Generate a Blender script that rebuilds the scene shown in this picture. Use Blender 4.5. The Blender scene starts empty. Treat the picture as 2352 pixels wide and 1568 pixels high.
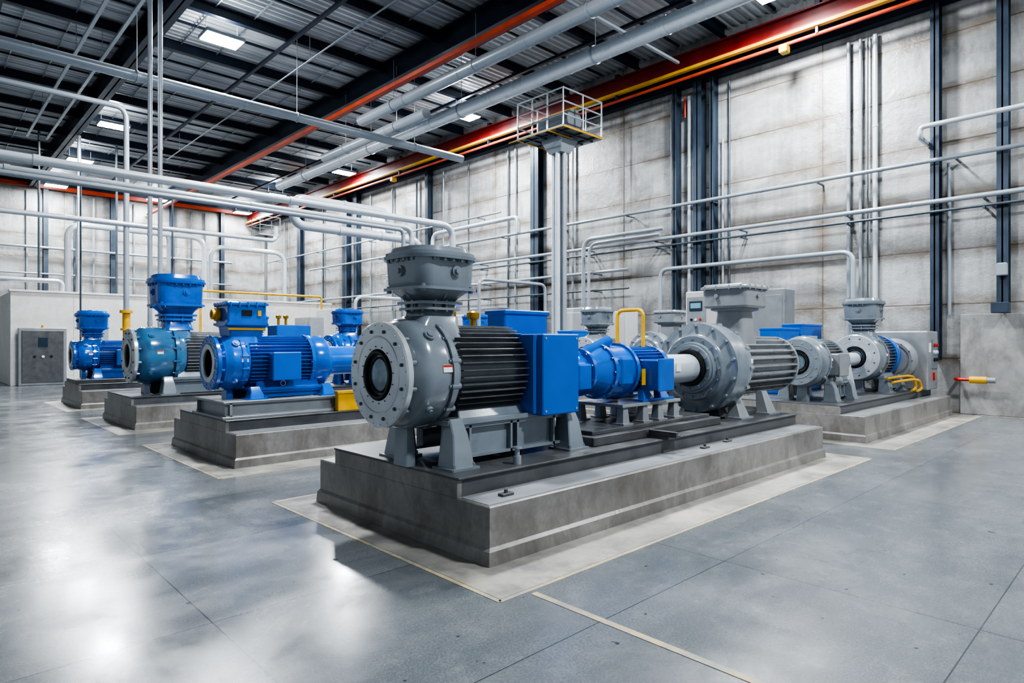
import bpy, bmesh, math, random
from mathutils import Vector, Matrix
random.seed(4)
R=math.radians
scene=bpy.context.scene
# ------------------------------------------------------------------ materials
def newmat(name):
    m=bpy.data.materials.new(name); m.use_nodes=True
    nt=m.node_tree; return m,nt,nt.nodes['Principled BSDF']
def mixrgb(nt,fac,a,b,blend='MIX'):
    n=nt.nodes.new('ShaderNodeMix'); n.data_type='RGBA'; n.blend_type=blend
    for i,v in ((0,fac),(6,a),(7,b)):
        if hasattr(v,'is_output'): nt.links.new(v,n.inputs[i])
        else:
            n.inputs[i].default_value = v if i==0 else (*v,1) if len(v)==3 else v
    return n.outputs[2]
def noise(nt,vec,scale,detail=4,rough=.55,dist=0):
    n=nt.nodes.new('ShaderNodeTexNoise'); n.inputs['Scale'].default_value=scale
    n.inputs['Detail'].default_value=detail; n.inputs['Roughness'].default_value=rough; n.inputs['Distortion'].default_value=dist
    if vec is not None: nt.links.new(vec,n.inputs['Vector'])
    return n.outputs[0]
def ramp(nt,v,p0,p1,c0=0.0,c1=1.0):
    n=nt.nodes.new('ShaderNodeMapRange'); nt.links.new(v,n.inputs[0])
    n.inputs[1].default_value=p0;n.inputs[2].default_value=p1;n.inputs[3].default_value=c0;n.inputs[4].default_value=c1
    return n.outputs[0]
def mth(nt,op,a,b):
    n=nt.nodes.new('ShaderNodeMath'); n.operation=op
    for i,v in enumerate((a,b)):
        if hasattr(v,'is_output'): nt.links.new(v,n.inputs[i])
        else: n.inputs[i].default_value=v
    return n.outputs[0]
def pos(nt):
    return nt.nodes.new('ShaderNodeNewGeometry').outputs['Position']
def mapping(nt,vec,scale=(1,1,1),rot=(0,0,0),loc=(0,0,0)):
    n=nt.nodes.new('ShaderNodeMapping'); nt.links.new(vec,n.inputs[0])
    n.inputs['Scale'].default_value=scale;n.inputs['Rotation'].default_value=rot;n.inputs['Location'].default_value=loc
    return n.outputs[0]
def swz(nt,vec,order):
    s=nt.nodes.new('ShaderNodeSeparateXYZ'); nt.links.new(vec,s.inputs[0])
    c=nt.nodes.new('ShaderNodeCombineXYZ')
    for i,ch in enumerate(order):
        if ch in 'xyz': nt.links.new(s.outputs['xyz'.index(ch)],c.inputs[i])
    return c.outputs[0]
def bump(nt,bs,h,strength,dist=.02):
    n=nt.nodes.new('ShaderNodeBump'); n.inputs['Strength'].default_value=strength; n.inputs['Distance'].default_value=dist
    nt.links.new(h,n.inputs['Height']); nt.links.new(n.outputs[0],bs.inputs['Normal'])
def paint(name,col,rough=.35,metal=0.0,var=.12,scale=5,coat=0.0,bs_=.03):
    m,nt,bs=newmat(name); p=pos(nt); n=noise(nt,p,scale,5)
    c0=tuple(c*(1-var) for c in col); c1=tuple(min(1,c*(1+var)) for c in col)
    nt.links.new(mixrgb(nt,ramp(nt,n,.3,.7),c0,c1),bs.inputs['Base Color'])
    nt.links.new(ramp(nt,n,.3,.7,rough*.85,rough*1.15),bs.inputs['Roughness'])
    bs.inputs['Metallic'].default_value=metal; bs.inputs['Coat Weight'].default_value=coat
    bs.inputs['Coat Roughness'].default_value=.06
    if bs_>0: bump(nt,bs,noise(nt,p,60,2),bs_,.01)
    return m
def emis(name,col,st):
    m,nt,bs=newmat(name); bs.inputs['Base Color'].default_value=(*col,1)
    bs.inputs['Emission Color'].default_value=(*col,1); bs.inputs['Emission Strength'].default_value=st
    return m
M={}
M['blue']=paint('blue_enamel',(.004,.110,.47),.18,0,.18,3,.7)
M['blue2']=paint('bright_blue_paint',(.004,.105,.46),.38,0,.08,3,.2)
M['steelblue']=paint('steel_blue_enamel',(.055,.17,.33),.17,0,.2,3,.7)
M['grey']=paint('machine_grey_enamel',(.19,.222,.252),.19,.05,.12,4,.7)
M['grey2']=paint('mid_grey_paint',(.235,.25,.265),.32,.05,.12,4,.3)
M['dgrey']=paint('dark_grey_paint',(.085,.088,.092),.36,.1,.22,5)
M['black']=paint('black_rubber',(.010,.011,.012),.35,0,.2)
M['motorblk']=paint('dark_cast_fins',(.14,.152,.165),.24,.3,.2,6,.4)
M['motorgrey']=paint('grey_cast_fins',(.24,.255,.27),.30,.1,.12,6,.3)
M['silver']=paint('brushed_metal',(.60,.62,.64),.22,.8,.08,8)
M['flange']=paint('machined_flange',(.52,.55,.58),.22,.40,.10,6,.3)
M['glass']=paint('dull_lens',(.16,.22,.26),.10,.3,.35,12,.4)
M['whitepipe']=paint('pale_painted_pipe',(.48,.52,.56),.28,.15,.05,1,.1,0)
M['greypipe']=paint('pale_grey_pipe',(.28,.315,.35),.31,.15,.07,1,.1,0)
M['darkpipe']=paint('dark_conduit',(.07,.09,.11),.4,.3,.2,3,0,0)
M['navy']=paint('navy_steel_paint',(.014,.024,.044),.42,.1,.25,2)
M['column']=paint('slate_steel_paint',(.038,.054,.078),.40,.2,.2,2)
M['red']=paint('red_crane_paint',(.15,.009,.007),.4,0,.25,2)
M['orange']=paint('orange_rail_paint',(.44,.05,.013),.4,0,.2,2)
M['redpipe']=paint('red_pipe_paint',(.5,.025,.012),.35,0,.15,3)
M['yellow']=paint('yellow_paint',(.60,.33,.01),.38,0,.15,4)
M['brass']=paint('brass',(.42,.26,.04),.3,.7,.15,8)
M['whitebox']=paint('offwhite_panel_paint',(.46,.47,.47),.45,0,.08,2)
M['white']=paint('white_sticker',(.75,.75,.75),.5,0,.03)
M['screen']=emis('panel_screen',(.12,.25,.32),.3)
M['darkscreen']=paint('dark_display',(.02,.04,.06),.15,0,.1)
M['wire']=paint('wire_mesh_grey',(.16,.17,.18),.5,.4,.2)
M['lamp']=emis('lamp_diffuser',(.93,.97,1.0),60)
def tapemat():
    m,nt,bs=newmat('worn_tape'); p=pos(nt)
    a=mixrgb(nt,ramp(nt,noise(nt,p,4,8,.75),.40,.60),(.42,.34,.20),(.22,.215,.20))
    nt.links.new(a,bs.inputs['Base Color']); bs.inputs['Roughness'].default_value=.5
    return m
M['cream']=tapemat()
def concrete(name,c0,c1,stain,rough=.6,sc=1.2,amt=.75):
    m,nt,bs=newmat(name); p=pos(nt)
    n1=noise(nt,p,sc,9,.62,.2); n2=noise(nt,p,sc*12,5,.65)
    a=mixrgb(nt,ramp(nt,n1,.34,.66),c0,c1)
    a=mixrgb(nt,ramp(nt,noise(nt,mapping(nt,p,(1.6,1.6,.9),loc=(3,5,1)),1.3,8,.70,.35),.45,.64,0,amt),a,stain)
    a=mixrgb(nt,ramp(nt,n2,.35,.7,0,.35),a,(c0[0]*.65,c0[1]*.65,c0[2]*.65))
    nt.links.new(a,bs.inputs['Base Color'])
    nt.links.new(ramp(nt,n1,.3,.7,rough*.75,rough*1.15),bs.inputs['Roughness'])
    bump(nt,bs,n2,.15,.02)
    return m
M['plinth']=concrete('plinth_concrete',(.185,.178,.168),(.30,.290,.275),(.10,.088,.076),.34,1.2,.72)
M['apron']=concrete('apron_concrete',(.27,.26,.235),(.46,.435,.385),(.16,.16,.155),.36,.9,.9)
M['lowwall']=concrete('low_wall_concrete',(.62,.605,.58),(.70,.685,.66),(.52,.49,.45),.6,.5,.4)
M['dado']=concrete('dado_concrete',(.25,.25,.245),(.34,.34,.335),(.16,.15,.14),.5,.5,.8)

def wallmat(name,order):
    m,nt,bs=newmat(name); p=pos(nt); v=swz(nt,p,order)
    def brick(mort,smooth):
        b=nt.nodes.new('ShaderNodeTexBrick'); b.offset=0; b.squash=1
        b.inputs['Scale'].default_value=1; b.inputs['Brick Width'].default_value=6.25
        b.inputs['Row Height'].default_value=1.22; b.inputs['Mortar Size'].default_value=mort
        b.inputs['Mortar Smooth'].default_value=smooth; nt.links.new(v,b.inputs['Vector'])
        b.inputs['Color1'].default_value=(.29,.295,.295,1); b.inputs['Color2'].default_value=(.40,.405,.40,1)
        b.inputs['Mortar'].default_value=(.25,.25,.25,1)
        return b
    b1=brick(.016,.15); b2=brick(.30,1.0)
    big=noise(nt,mapping(nt,v,(.24,.50,1)),1.0,8,.63,.3)
    n1=noise(nt,mapping(nt,v,(.5,1.0,1)),1.6,8,.67,.2)
    n2=noise(nt,mapping(nt,v,(7,.35,1)),1.1,6,.6)
    n4=noise(nt,mapping(nt,v,(2.2,.6,1),loc=(3,9,0)),1.2,7,.65,.15)
    a=mixrgb(nt,ramp(nt,big,.39,.60,0,.82),b1.outputs[0],(.168,.163,.156))  # broad dark blotches: staining plus soft shadows put into the wall colour
    a=mixrgb(nt,ramp(nt,n1,.50,.66,0,.55),a,(.46,.465,.46))
    a=mixrgb(nt,ramp(nt,n2,.45,.72,0,.35),a,(.48,.49,.49))
    a=mixrgb(nt,ramp(nt,n4,.52,.68,0,.55),a,(.14,.133,.124))
    a=mixrgb(nt,mth(nt,'MULTIPLY',b2.outputs[1],ramp(nt,noise(nt,mapping(nt,v,(.5,1.2,1),loc=(7,2,0)),1.7,7,.65),.38,.58,0,.9)),a,(.150,.116,.085))
    a=mixrgb(nt,ramp(nt,b1.outputs[1],0,1,0,.9),a,(.105,.082,.06))
    nt.links.new(a,bs.inputs['Base Color'])
    nt.links.new(ramp(nt,n1,.35,.65,.22,.46),bs.inputs['Roughness'])
    bs.inputs['Specular IOR Level'].default_value=.8
    bump(nt,bs,mth(nt,'SUBTRACT',noise(nt,v,5,7,.7),mth(nt,'MULTIPLY',b1.outputs[1],1.5)),.4,.04)
    return m
M['wallR']=wallmat('precast_wall_concrete','yz0'); M['wallB']=wallmat('precast_wall_concrete_far','xz0')

def floormat():
    m,nt,bs=newmat('polished_floor_concrete'); p=pos(nt)
    b=nt.nodes.new('ShaderNodeTexBrick'); b.offset=0
    b.inputs['Scale'].default_value=1; b.inputs['Brick Width'].default_value=3.05; b.inputs['Row Height'].default_value=1.52
    b.inputs['Mortar Size'].default_value=.004; b.inputs['Mortar Smooth'].default_value=.1
    nt.links.new(mapping(nt,p,loc=(-1.26,-.75,0)),b.inputs['Vector'])
    b.inputs['Color1'].default_value=(.088,.101,.112,1); b.inputs['Color2'].default_value=(.180,.194,.205,1)
    b.inputs['Mortar'].default_value=(.035,.04,.045,1)
    n1=noise(nt,p,.7,9,.62,.4); n2=noise(nt,p,60,4,.75); n3=noise(nt,mapping(nt,p,(.4,2.0,1)),1.4,7,.65,.3); n5=noise(nt,p,5,7,.7,.2)
    a=mixrgb(nt,ramp(nt,n1,.38,.62,0,.6),b.outputs[0],(.195,.208,.218))
    a=mixrgb(nt,ramp(nt,n3,.46,.64,0,.5),a,(.078,.090,.101))
    a=mixrgb(nt,ramp(nt,n5,.50,.68,0,.35),a,(.24,.252,.26))
    a=mixrgb(nt,ramp(nt,n2,.38,.66,0,.62),a,(.060,.069,.078))
    a=mixrgb(nt,ramp(nt,noise(nt,p,110,2,.6),.55,.72,0,.4),a,(.30,.315,.325))
    a=mixrgb(nt,ramp(nt,b.outputs[1],0,1,0,.75),a,(.03,.035,.04))
    sp=noise(nt,p,9,2,.5); a=mixrgb(nt,ramp(nt,sp,.72,.75,0,.85),a,(.02,.02,.02))
    nt.links.new(a,bs.inputs['Base Color'])
    rr=mixrgb(nt,ramp(nt,noise(nt,p,1.3,8,.65,.4),.38,.62),(.13,)*3,(.29,)*3)
    rr2=mixrgb(nt,ramp(nt,n2,.3,.7,0,.22),rr,(.42,)*3)
    nt.links.new(rr2,bs.inputs['Roughness'])
    bs.inputs['Specular IOR Level'].default_value=.62
    bs.inputs['Coat Weight'].default_value=.08; bs.inputs['Coat Roughness'].default_value=.10
    bump(nt,bs,n2,.09,.004)
    return m
M['floor']=floormat()
M['ceil']=paint('corrugated_sheet',(.48,.495,.505),.42,.1,.2,.6,0,0)

# ------------------------------------------------------------------ builder
def zto(axis):
    return Vector((0,0,1)).rotation_difference(Vector(axis).normalized()).to_matrix().to_4x4()
class B:
    def __init__(s): s.bm=bmesh.new()
    def merge(s,tb,Mx=None):
        if Mx is not None: tb.transform(Mx)
        me=bpy.data.meshes.new('t'); tb.to_mesh(me); tb.free(); s.bm.from_mesh(me); bpy.data.meshes.remove(me); return s
    def box(s,x0,x1,y0,y1,z0,z1,bev=0.0,rotz=0,seg=1):
        tb=bmesh.new(); bmesh.ops.create_cube(tb,size=1)
        for v in tb.verts: v.co=Vector((v.co.x*(x1-x0),v.co.y*(y1-y0),v.co.z*(z1-z0)))
        if bev>0: bmesh.ops.bevel(tb,geom=tb.edges[:],offset=bev,segments=seg,affect='EDGES',profile=.5)
        return s.merge(tb,Matrix.Translation(((x0+x1)/2,(y0+y1)/2,(z0+z1)/2))@Matrix.Rotation(rotz,4,'Z'))
    def cyl(s,p0,p1,r0,r1=None,seg=20):
        p0=Vector(p0);p1=Vector(p1);d=p1-p0; r1=r0 if r1 is None else r1
        tb=bmesh.new(); bmesh.ops.create_cone(tb,cap_ends=True,segments=seg,radius1=r0,radius2=r1,depth=d.length)
        return s.merge(tb,Matrix.Translation((p0+p1)/2)@zto(d))
    def lathe(s,prof,o=(0,0,0),axis=(1,0,0),seg=56,loop=False):
        tb=bmesh.new(); rings=[]
        for t,r in prof:
            if r<1e-5: rings.append([tb.verts.new((0,0,t))])
            else: rings.append([tb.verts.new((r*math.cos(2*math.pi*i/seg),r*math.sin(2*math.pi*i/seg),t)) for i in range(seg)])
        pairs=list(zip(rings,rings[1:]))
        if loop: pairs.append((rings[-1],rings[0]))
        for a,b in pairs:
            for i in range(seg):
                j=(i+1)%seg
                if len(a)==1 and len(b)==1: continue
                if len(a)==1: tb.faces.new((a[0],b[j],b[i]))
                elif len(b)==1: tb.faces.new((a[i],a[j],b[0]))
                else: tb.faces.new((a[i],a[j],b[j],b[i]))
        bmesh.ops.recalc_face_normals(tb,faces=tb.faces[:])
        return s.merge(tb,Matrix.Translation(o)@zto(axis))
    def bolts(s,o,axis,Rr,n,r=.014,h=.02,ph=0.0):
        Mx=Matrix.Translation(o)@zto(axis)
        for i in range(n):
            a=ph+2*math.pi*i/n
            tb=bmesh.new(); bmesh.ops.create_cone(tb,cap_ends=True,segments=6,radius1=r,radius2=r*.9,depth=h)
            s.merge(tb,Mx@Matrix.Translation((Rr*math.cos(a),Rr*math.sin(a),h/2)))
        return s
    def loft(s,secs):
        tb=bmesh.new(); rings=[]
        for (z,cx,cy,hx,hy,c) in secs:
            pts=[(hx-c,-hy),(hx,-hy+c),(hx,hy-c),(hx-c,hy),(-hx+c,hy),(-hx,hy-c),(-hx,-hy+c),(-hx+c,-hy)]
            rings.append([tb.verts.new((cx+a,cy+b,z)) for a,b in pts])
        for a,b in zip(rings,rings[1:]):
            for i in range(8):
                tb.faces.new((a[i],a[(i+1)%8],b[(i+1)%8],b[i]))
        tb.faces.new(rings[0][::-1]); tb.faces.new(rings[-1])
        bmesh.ops.recalc_face_normals(tb,faces=tb.faces[:])
        return s.merge(tb)
    def rloft(s,secs,k=6):
        tb=bmesh.new(); rings=[]
        for (z,cx,cy,hx,hy,c) in secs:
            ring=[]
            for (sx,sy,a0) in ((1,1,0),(-1,1,90),(-1,-1,180),(1,-1,270)):
                for i in range(k+1):
                    a=R(a0+90*i/k); ring.append(tb.verts.new((cx+sx*(hx-c)+c*math.cos(a),cy+sy*(hy-c)+c*math.sin(a),z)))
            rings.append(ring)
        n=len(rings[0])
        for a,b in zip(rings,rings[1:]):
            for i in range(n): tb.faces.new((a[i],a[(i+1)%n],b[(i+1)%n],b[i]))
        tb.faces.new(rings[0][::-1]); tb.faces.new(rings[-1])
        bmesh.ops.recalc_face_normals(tb,faces=tb.faces[:])
        return s.merge(tb)
    def tube(s,path,r,fil=None,seg=14):
        P=[Vector(p) for p in path]; fil=r*3 if fil is None else fil
        pts=[P[0]]
        for i in range(1,len(P)-1):
            a=(P[i-1]-P[i]); b=(P[i+1]-P[i]); f=min(fil,a.length*.45,b.length*.45)
            A=P[i]+a.normalized()*f; C=P[i]+b.normalized()*f
            for k in range(7):
                t=k/6; pts.append(A*(1-t)**2+P[i]*2*t*(1-t)+C*t*t)
        pts.append(P[-1])
        tb=bmesh.new(); rings=[]; n=None
        for i,p in enumerate(pts):
            t=(pts[min(i+1,len(pts)-1)]-pts[max(i-1,0)]).normalized()
            if n is None: n=t.orthogonal().normalized()
            else: n=(n-t*n.dot(t)).normalized()
            bt=t.cross(n)
            rings.append([tb.verts.new(p+n*r*math.cos(2*math.pi*k/seg)+bt*r*math.sin(2*math.pi*k/seg)) for k in range(seg)])
        for a,b in zip(rings,rings[1:]):
            for k in range(seg): tb.faces.new((a[k],a[(k+1)%seg],b[(k+1)%seg],b[k]))
        tb.faces.new(rings[0][::-1]); tb.faces.new(rings[-1])
        bmesh.ops.recalc_face_normals(tb,faces=tb.faces[:])
        return s.merge(tb)
    def ibeam(s,ax,a0,a1,c,z0,z1,w,t=.03):
        def bx(u0,u1,c0,c1,q0,q1):
            if ax=='x': s.box(u0,u1,c0,c1,q0,q1)
            else: s.box(c0,c1,u0,u1,q0,q1)
        bx(a0,a1,c-w/2,c+w/2,z0,z0+t); bx(a0,a1,c-w/2,c+w/2,z1-t,z1); bx(a0,a1,c-t/2,c+t/2,z0,z1)
        return s
    def mesh(s,name,mat,smooth=True):
        me=bpy.data.meshes.new(name); s.bm.to_mesh(me); s.bm.free()
        me.materials.append(M[mat] if isinstance(mat,str) else mat)
        if smooth:
            me.shade_smooth(); me.set_sharp_from_angle(angle=R(32))
        return me
    def part(s,name,mat,parent,label=None):
        o=bpy.data.objects.new(name,s.mesh(name,mat)); scene.collection.objects.link(o); o.parent=parent
        if label: o['label']=label
        return o
    def top(s,name,mat,label=None,cat=None,group=None,kind=None):
        me=s.mesh(name,mat); c=[v.co for v in me.vertices]
        lo=Vector((min(v.x for v in c),min(v.y for v in c),min(v.z for v in c))); hi=Vector((max(v.x for v in c),max(v.y for v in c),max(v.z for v in c)))
        o_=Vector(((lo.x+hi.x)/2,(lo.y+hi.y)/2,lo.z)); me.transform(Matrix.Translation(-o_))
        o=bpy.data.objects.new(name,me); o.location=o_; scene.collection.objects.link(o)
        props(o,label,cat,group,kind); return o
def props(o,label=None,cat=None,group=None,kind=None):
    if label: o['label']=label
    if cat: o['category']=cat
    if group: o['group']=group
    if kind: o['kind']=kind
def thing(name,label,cat,loc,sc=1,group=None):
    e=bpy.data.objects.new(name,None); e.empty_display_size=.2; e.location=loc; e.scale=(sc,sc,sc)
    scene.collection.objects.link(e); props(e,label,cat,group); return e

# ------------------------------------------------------------------ room shell
WX=17.0; WY=42.0; CZ=10.5
B().box(-8,WX+.3,-9,WY+.3,-.2,0).top('floor','floor','polished blue-grey concrete floor with saw-cut joints',kind='structure')
B().box(WX,WX+.3,-9,WY+.3,0,CZ+.3).top('wall_right','wallR','tall precast concrete wall with stained horizontal joints',kind='structure')
B().box(-8,WX,WY,WY+.3,0,CZ+.3).top('wall_back','wallB','far precast concrete wall with stained joints',kind='structure')
b=B(); tb=bmesh.new(); prev=None; y=-9.0; prof=[(0,.0),(.08,0),(.11,.07),(.20,.07)]
while y<WY:
    for dy,dz in prof:
        cur=(tb.verts.new((-8,y+dy,CZ+dz)),tb.verts.new((WX,y+dy,CZ+dz)))
        if prev: tb.faces.new((prev[0],prev[1],cur[1],cur[0]))
        prev=cur
    y+=.23
b.merge(tb); b.box(-8,WX,-9,WY,CZ+.1,CZ+.2)
o=b.top('ceiling','ceil','corrugated metal roof deck',kind='structure')
for p in o.data.polygons: p.use_smooth=False
B().box(WX-.08,WX,-9,3.3,0,2.2,.01).top('trim_1','dado','smooth concrete dado along the wall foot',kind='structure')
B().box(WX-.25,WX,-9,WY,9.2,10.2).top('trim_2','navy','navy steel eaves beam on top of the wall',kind='structure')
B().box(-8,WX-.25,WY-.25,WY,9.95,10.4).top('trim_3','navy','navy steel eaves beam on top of the wall',kind='structure')

for x in (-1.5,4.8,11.1):
    B().ibeam('y',-9,WY-.3,x,9.75,10.45,.34,.04).top('roof_beam','navy','deep navy steel girder under the roof deck','beam','main roof girders')
y=3.0
while y<41.5:
    B().ibeam('x',-8,WX-.3,y,10.17,10.46,.17,.025).top('roof_purlin','navy','navy steel purlin spanning between roof girders','beam','roof purlins')
    B().box(-8,WX-.3,y+1.43,y+1.48,10.40,10.46).top('roof_purlin','navy','slim navy intermediate purlin beneath the roof deck','beam','slim roof purlins'); y+=2.9
for x in (1.7,7.9,14.1):
    B().box(x-.05,x+.05,-9,WY-.3,10.09,10.17).top('roof_tie','navy','slim navy roof tie beam under the purlins','beam','slim roof ties')
for x in (-.9,.2,2.3,3.3,5.9,6.9,9.2,10.0,12.4,13.2,15.6):
    B().box(x-.015,x+.015,-9,WY-.3,10.42,10.46).top('sag_rod','greypipe','thin pale sag bar beneath the roof deck','bar','roof sag bars')
for k in range(14):
    y=2.28+2.9*k
    B().box(-8,WX-.3,y-.012,y+.012,10.44,10.46).top('sag_rod','greypipe','thin pale sag bar beneath the roof deck','bar','roof sag bars')
for (ax,c,a0,a1,z) in (('y',3.3,2,30,9.35),('y',3.9,2,30,9.35),('x',9.6,10.7,15.6,9.35),('y',8.1,4,30,9.4)):
    b=B(); w=.04 if c!=8.1 else .016
    if ax=='y': b.box(c-w,c+w,a0,a1,z,z+w*1.6)
    else: b.box(a0,a1,c-w,c+w,z,z+w*1.6)
    k=a0+1
    while k<a1:
        if ax=='y': b.cyl((c,k,z),(c,k,10.13),.010,seg=6)
        else: b.cyl((k,c,z),(k,c,10.5),.010,seg=6)
        k+=5.8
    b.top('cable_tray','greypipe','narrow galvanised cable tray hung below the roof','cable tray','hung cable trays')

e=thing('crane_runway','red crane runway girder with yellow flange along the concrete wall','crane rail',(16.05,16,9.05))
B().ibeam('y',-24,25.7,0,.28,.72,.26,.04).part('girder','red',e)
B().box(-.16,-.02,-24,25.7,.19,.27).part('bottom_flange','yellow',e,'yellow painted flange')
B().tube([(0-.05,-24,.02),(-.05,25.7,.02)],.045).part('conductor_pipe','orange',e,'red-orange pipe under the girder')
for yy in range(-22,26,6):
    B().box(-.1,.7,yy-.06,yy+.06,.72,.84).box(-.12,-.0,yy-.03,yy+.03,.02,.3).part('bracket','navy',e)
for yy in (-9.2,8.5,15):
    B().box(-.2,.05,yy-.1,yy+.1,-.2,.0,.02).part('trolley_block','yellow',e,'small yellow trolley block')
B().box(10.2,10.36,-6,WY-.3,9.0,9.11).top('conductor_rail','orange','long thin orange conductor rail hung under the roof','rail')
B().box(-8,15.8,41.55,41.72,9.75,9.95).top('end_rail','orange','thin orange rail along the far wall','rail')

# ------------------------------------------------------------------ lamps
for (x,y,en) in ((5.9,7,760),(6.1,17.6,780),(5.6,27.4,700),(5.6,33.7,500),(5.6,40,360),(14.3,6.5,800),(14.4,17.5,800),(15.1,27.4,650),(14.7,34.2,500),(15.2,40.3,320),(5.9,-2,780),(14.6,-2,650),(10.3,40,360)):
    e=thing('high_bay_lamp','bright white rectangular LED high bay lamp hung from the roof','ceiling lamp',(x,y,9.62),1,'high bay lamps')
    B().box(-.50,.50,-.34,.34,.02,.12,.02).part('housing','greypipe',e)
    B().box(-.46,.46,-.30,.30,.0,.03).part('diffuser','lamp',e)
    B().cyl((-.4,0,.1),(-.4,0,.5),.01,seg=6).part('hanger','greypipe',e)
    B().cyl((.4,0,.1),(.4,0,.5),.01,seg=6).part('hanger','greypipe',e)
    L=bpy.data.lights.new('lamp_light','AREA'); L.shape='RECTANGLE'; L.size=.92; L.size_y=.6; L.energy=en; L.color=(.93,.97,1)
    lo=bpy.data.objects.new('lamp_light',L); scene.collection.objects.link(lo); lo.parent=e; lo.location=(0,0,-.02)
    L=bpy.data.lights.new('added_roof_fill','POINT'); L.shadow_soft_size=.15; L.energy=62; L.color=(.9,.95,1)  # added fill light above the housing, brightens the dark roof deck
    lo=bpy.data.objects.new('added_roof_fill',L); scene.collection.objects.link(lo); lo.parent=e; lo.location=(0,0,.3)

# ------------------------------------------------------------------ plinths
ROW=[3.37,8.17,12.95,17.85]; PW=2.55
def plinth(x0,x1,y0,zl=.42,zu=.57):
    y1=y0+PW; cx=(x0+x1)/2; cy=(y0+y1)/2
    a=B(); a.box(x0-.34,x1+.34,y0-.48,y1+.28,0,.004)
    a.top('apron','apron','pale bare concrete apron around a machine plinth','concrete apron','plinth aprons')
    t=B(); w=.035; X0,X1,Y0,Y1=x0-.36,x1+.36,y0-.50,y1+.30
    t.box(X0,X1,Y0-w/2,Y0+w/2,0,.003).box(X0,X1,Y1-w/2,Y1+w/2,0,.003).box(X0-w/2,X0+w/2,Y0,Y1,0,.003).box(X1-w/2,X1+w/2,Y0,Y1,0,.003)
    t.top('floor_tape','cream','worn cream floor marking tape framing a plinth apron','floor marking','plinth tape frames')
    e=thing('machine_plinth','stepped grey concrete machine plinth with dark steel deck','plinth',(cx,cy,0.004),1,'machine plinths')
    hx=(x1-x0)/2; hy=(y1-y0)/2
    b=B(); b.loft([(0,0,0,hx+.03,hy+.03,.003),(.10,0,0,hx+.022,hy+.022,.003),(.125,0,0,hx,hy,.003),(zl-.012,0,0,hx,hy,.003),(zl-.002,0,0,hx-.008,hy-.008,.003)])
    b.box(-hx,-hx+.05,-hy+.37,hy-.3,zl-.01,zu-.02,.004)
    b.part('concrete_base','plinth',e)
    B().box(-hx+.04,hx,-hy+.37,hy-.3,zl-.01,zu-.022,.006).part('steel_skid','dgrey',e,'dark grey steel skid')
    B().box(-hx,hx,-hy+.35,hy-.28,zu-.022,zu-.004,.004).part('deck_plate','dgrey',e,'dark grey steel deck plate')
    B().box(-hx+.02,hx-.02,-hy+.03,-hy+.34,zl-.004,zl+.003).part('ledge_plate','grey2',e,'mid grey ledge plate')
    return e
for i,y0 in enumerate(ROW):
    plinth(3.0,9.17,y0); plinth(10.88,(16.4,16.0,13.8,14.6)[i],y0)
B().box(2.86,2.91,-3,2.82,0,.003).top('floor_tape','cream','straight cream floor marking line','floor marking')
B().box(16.82,16.87,-6,2.9,0,.003).top('floor_tape','cream','faded cream floor marking line by the wall','floor marking')

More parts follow.
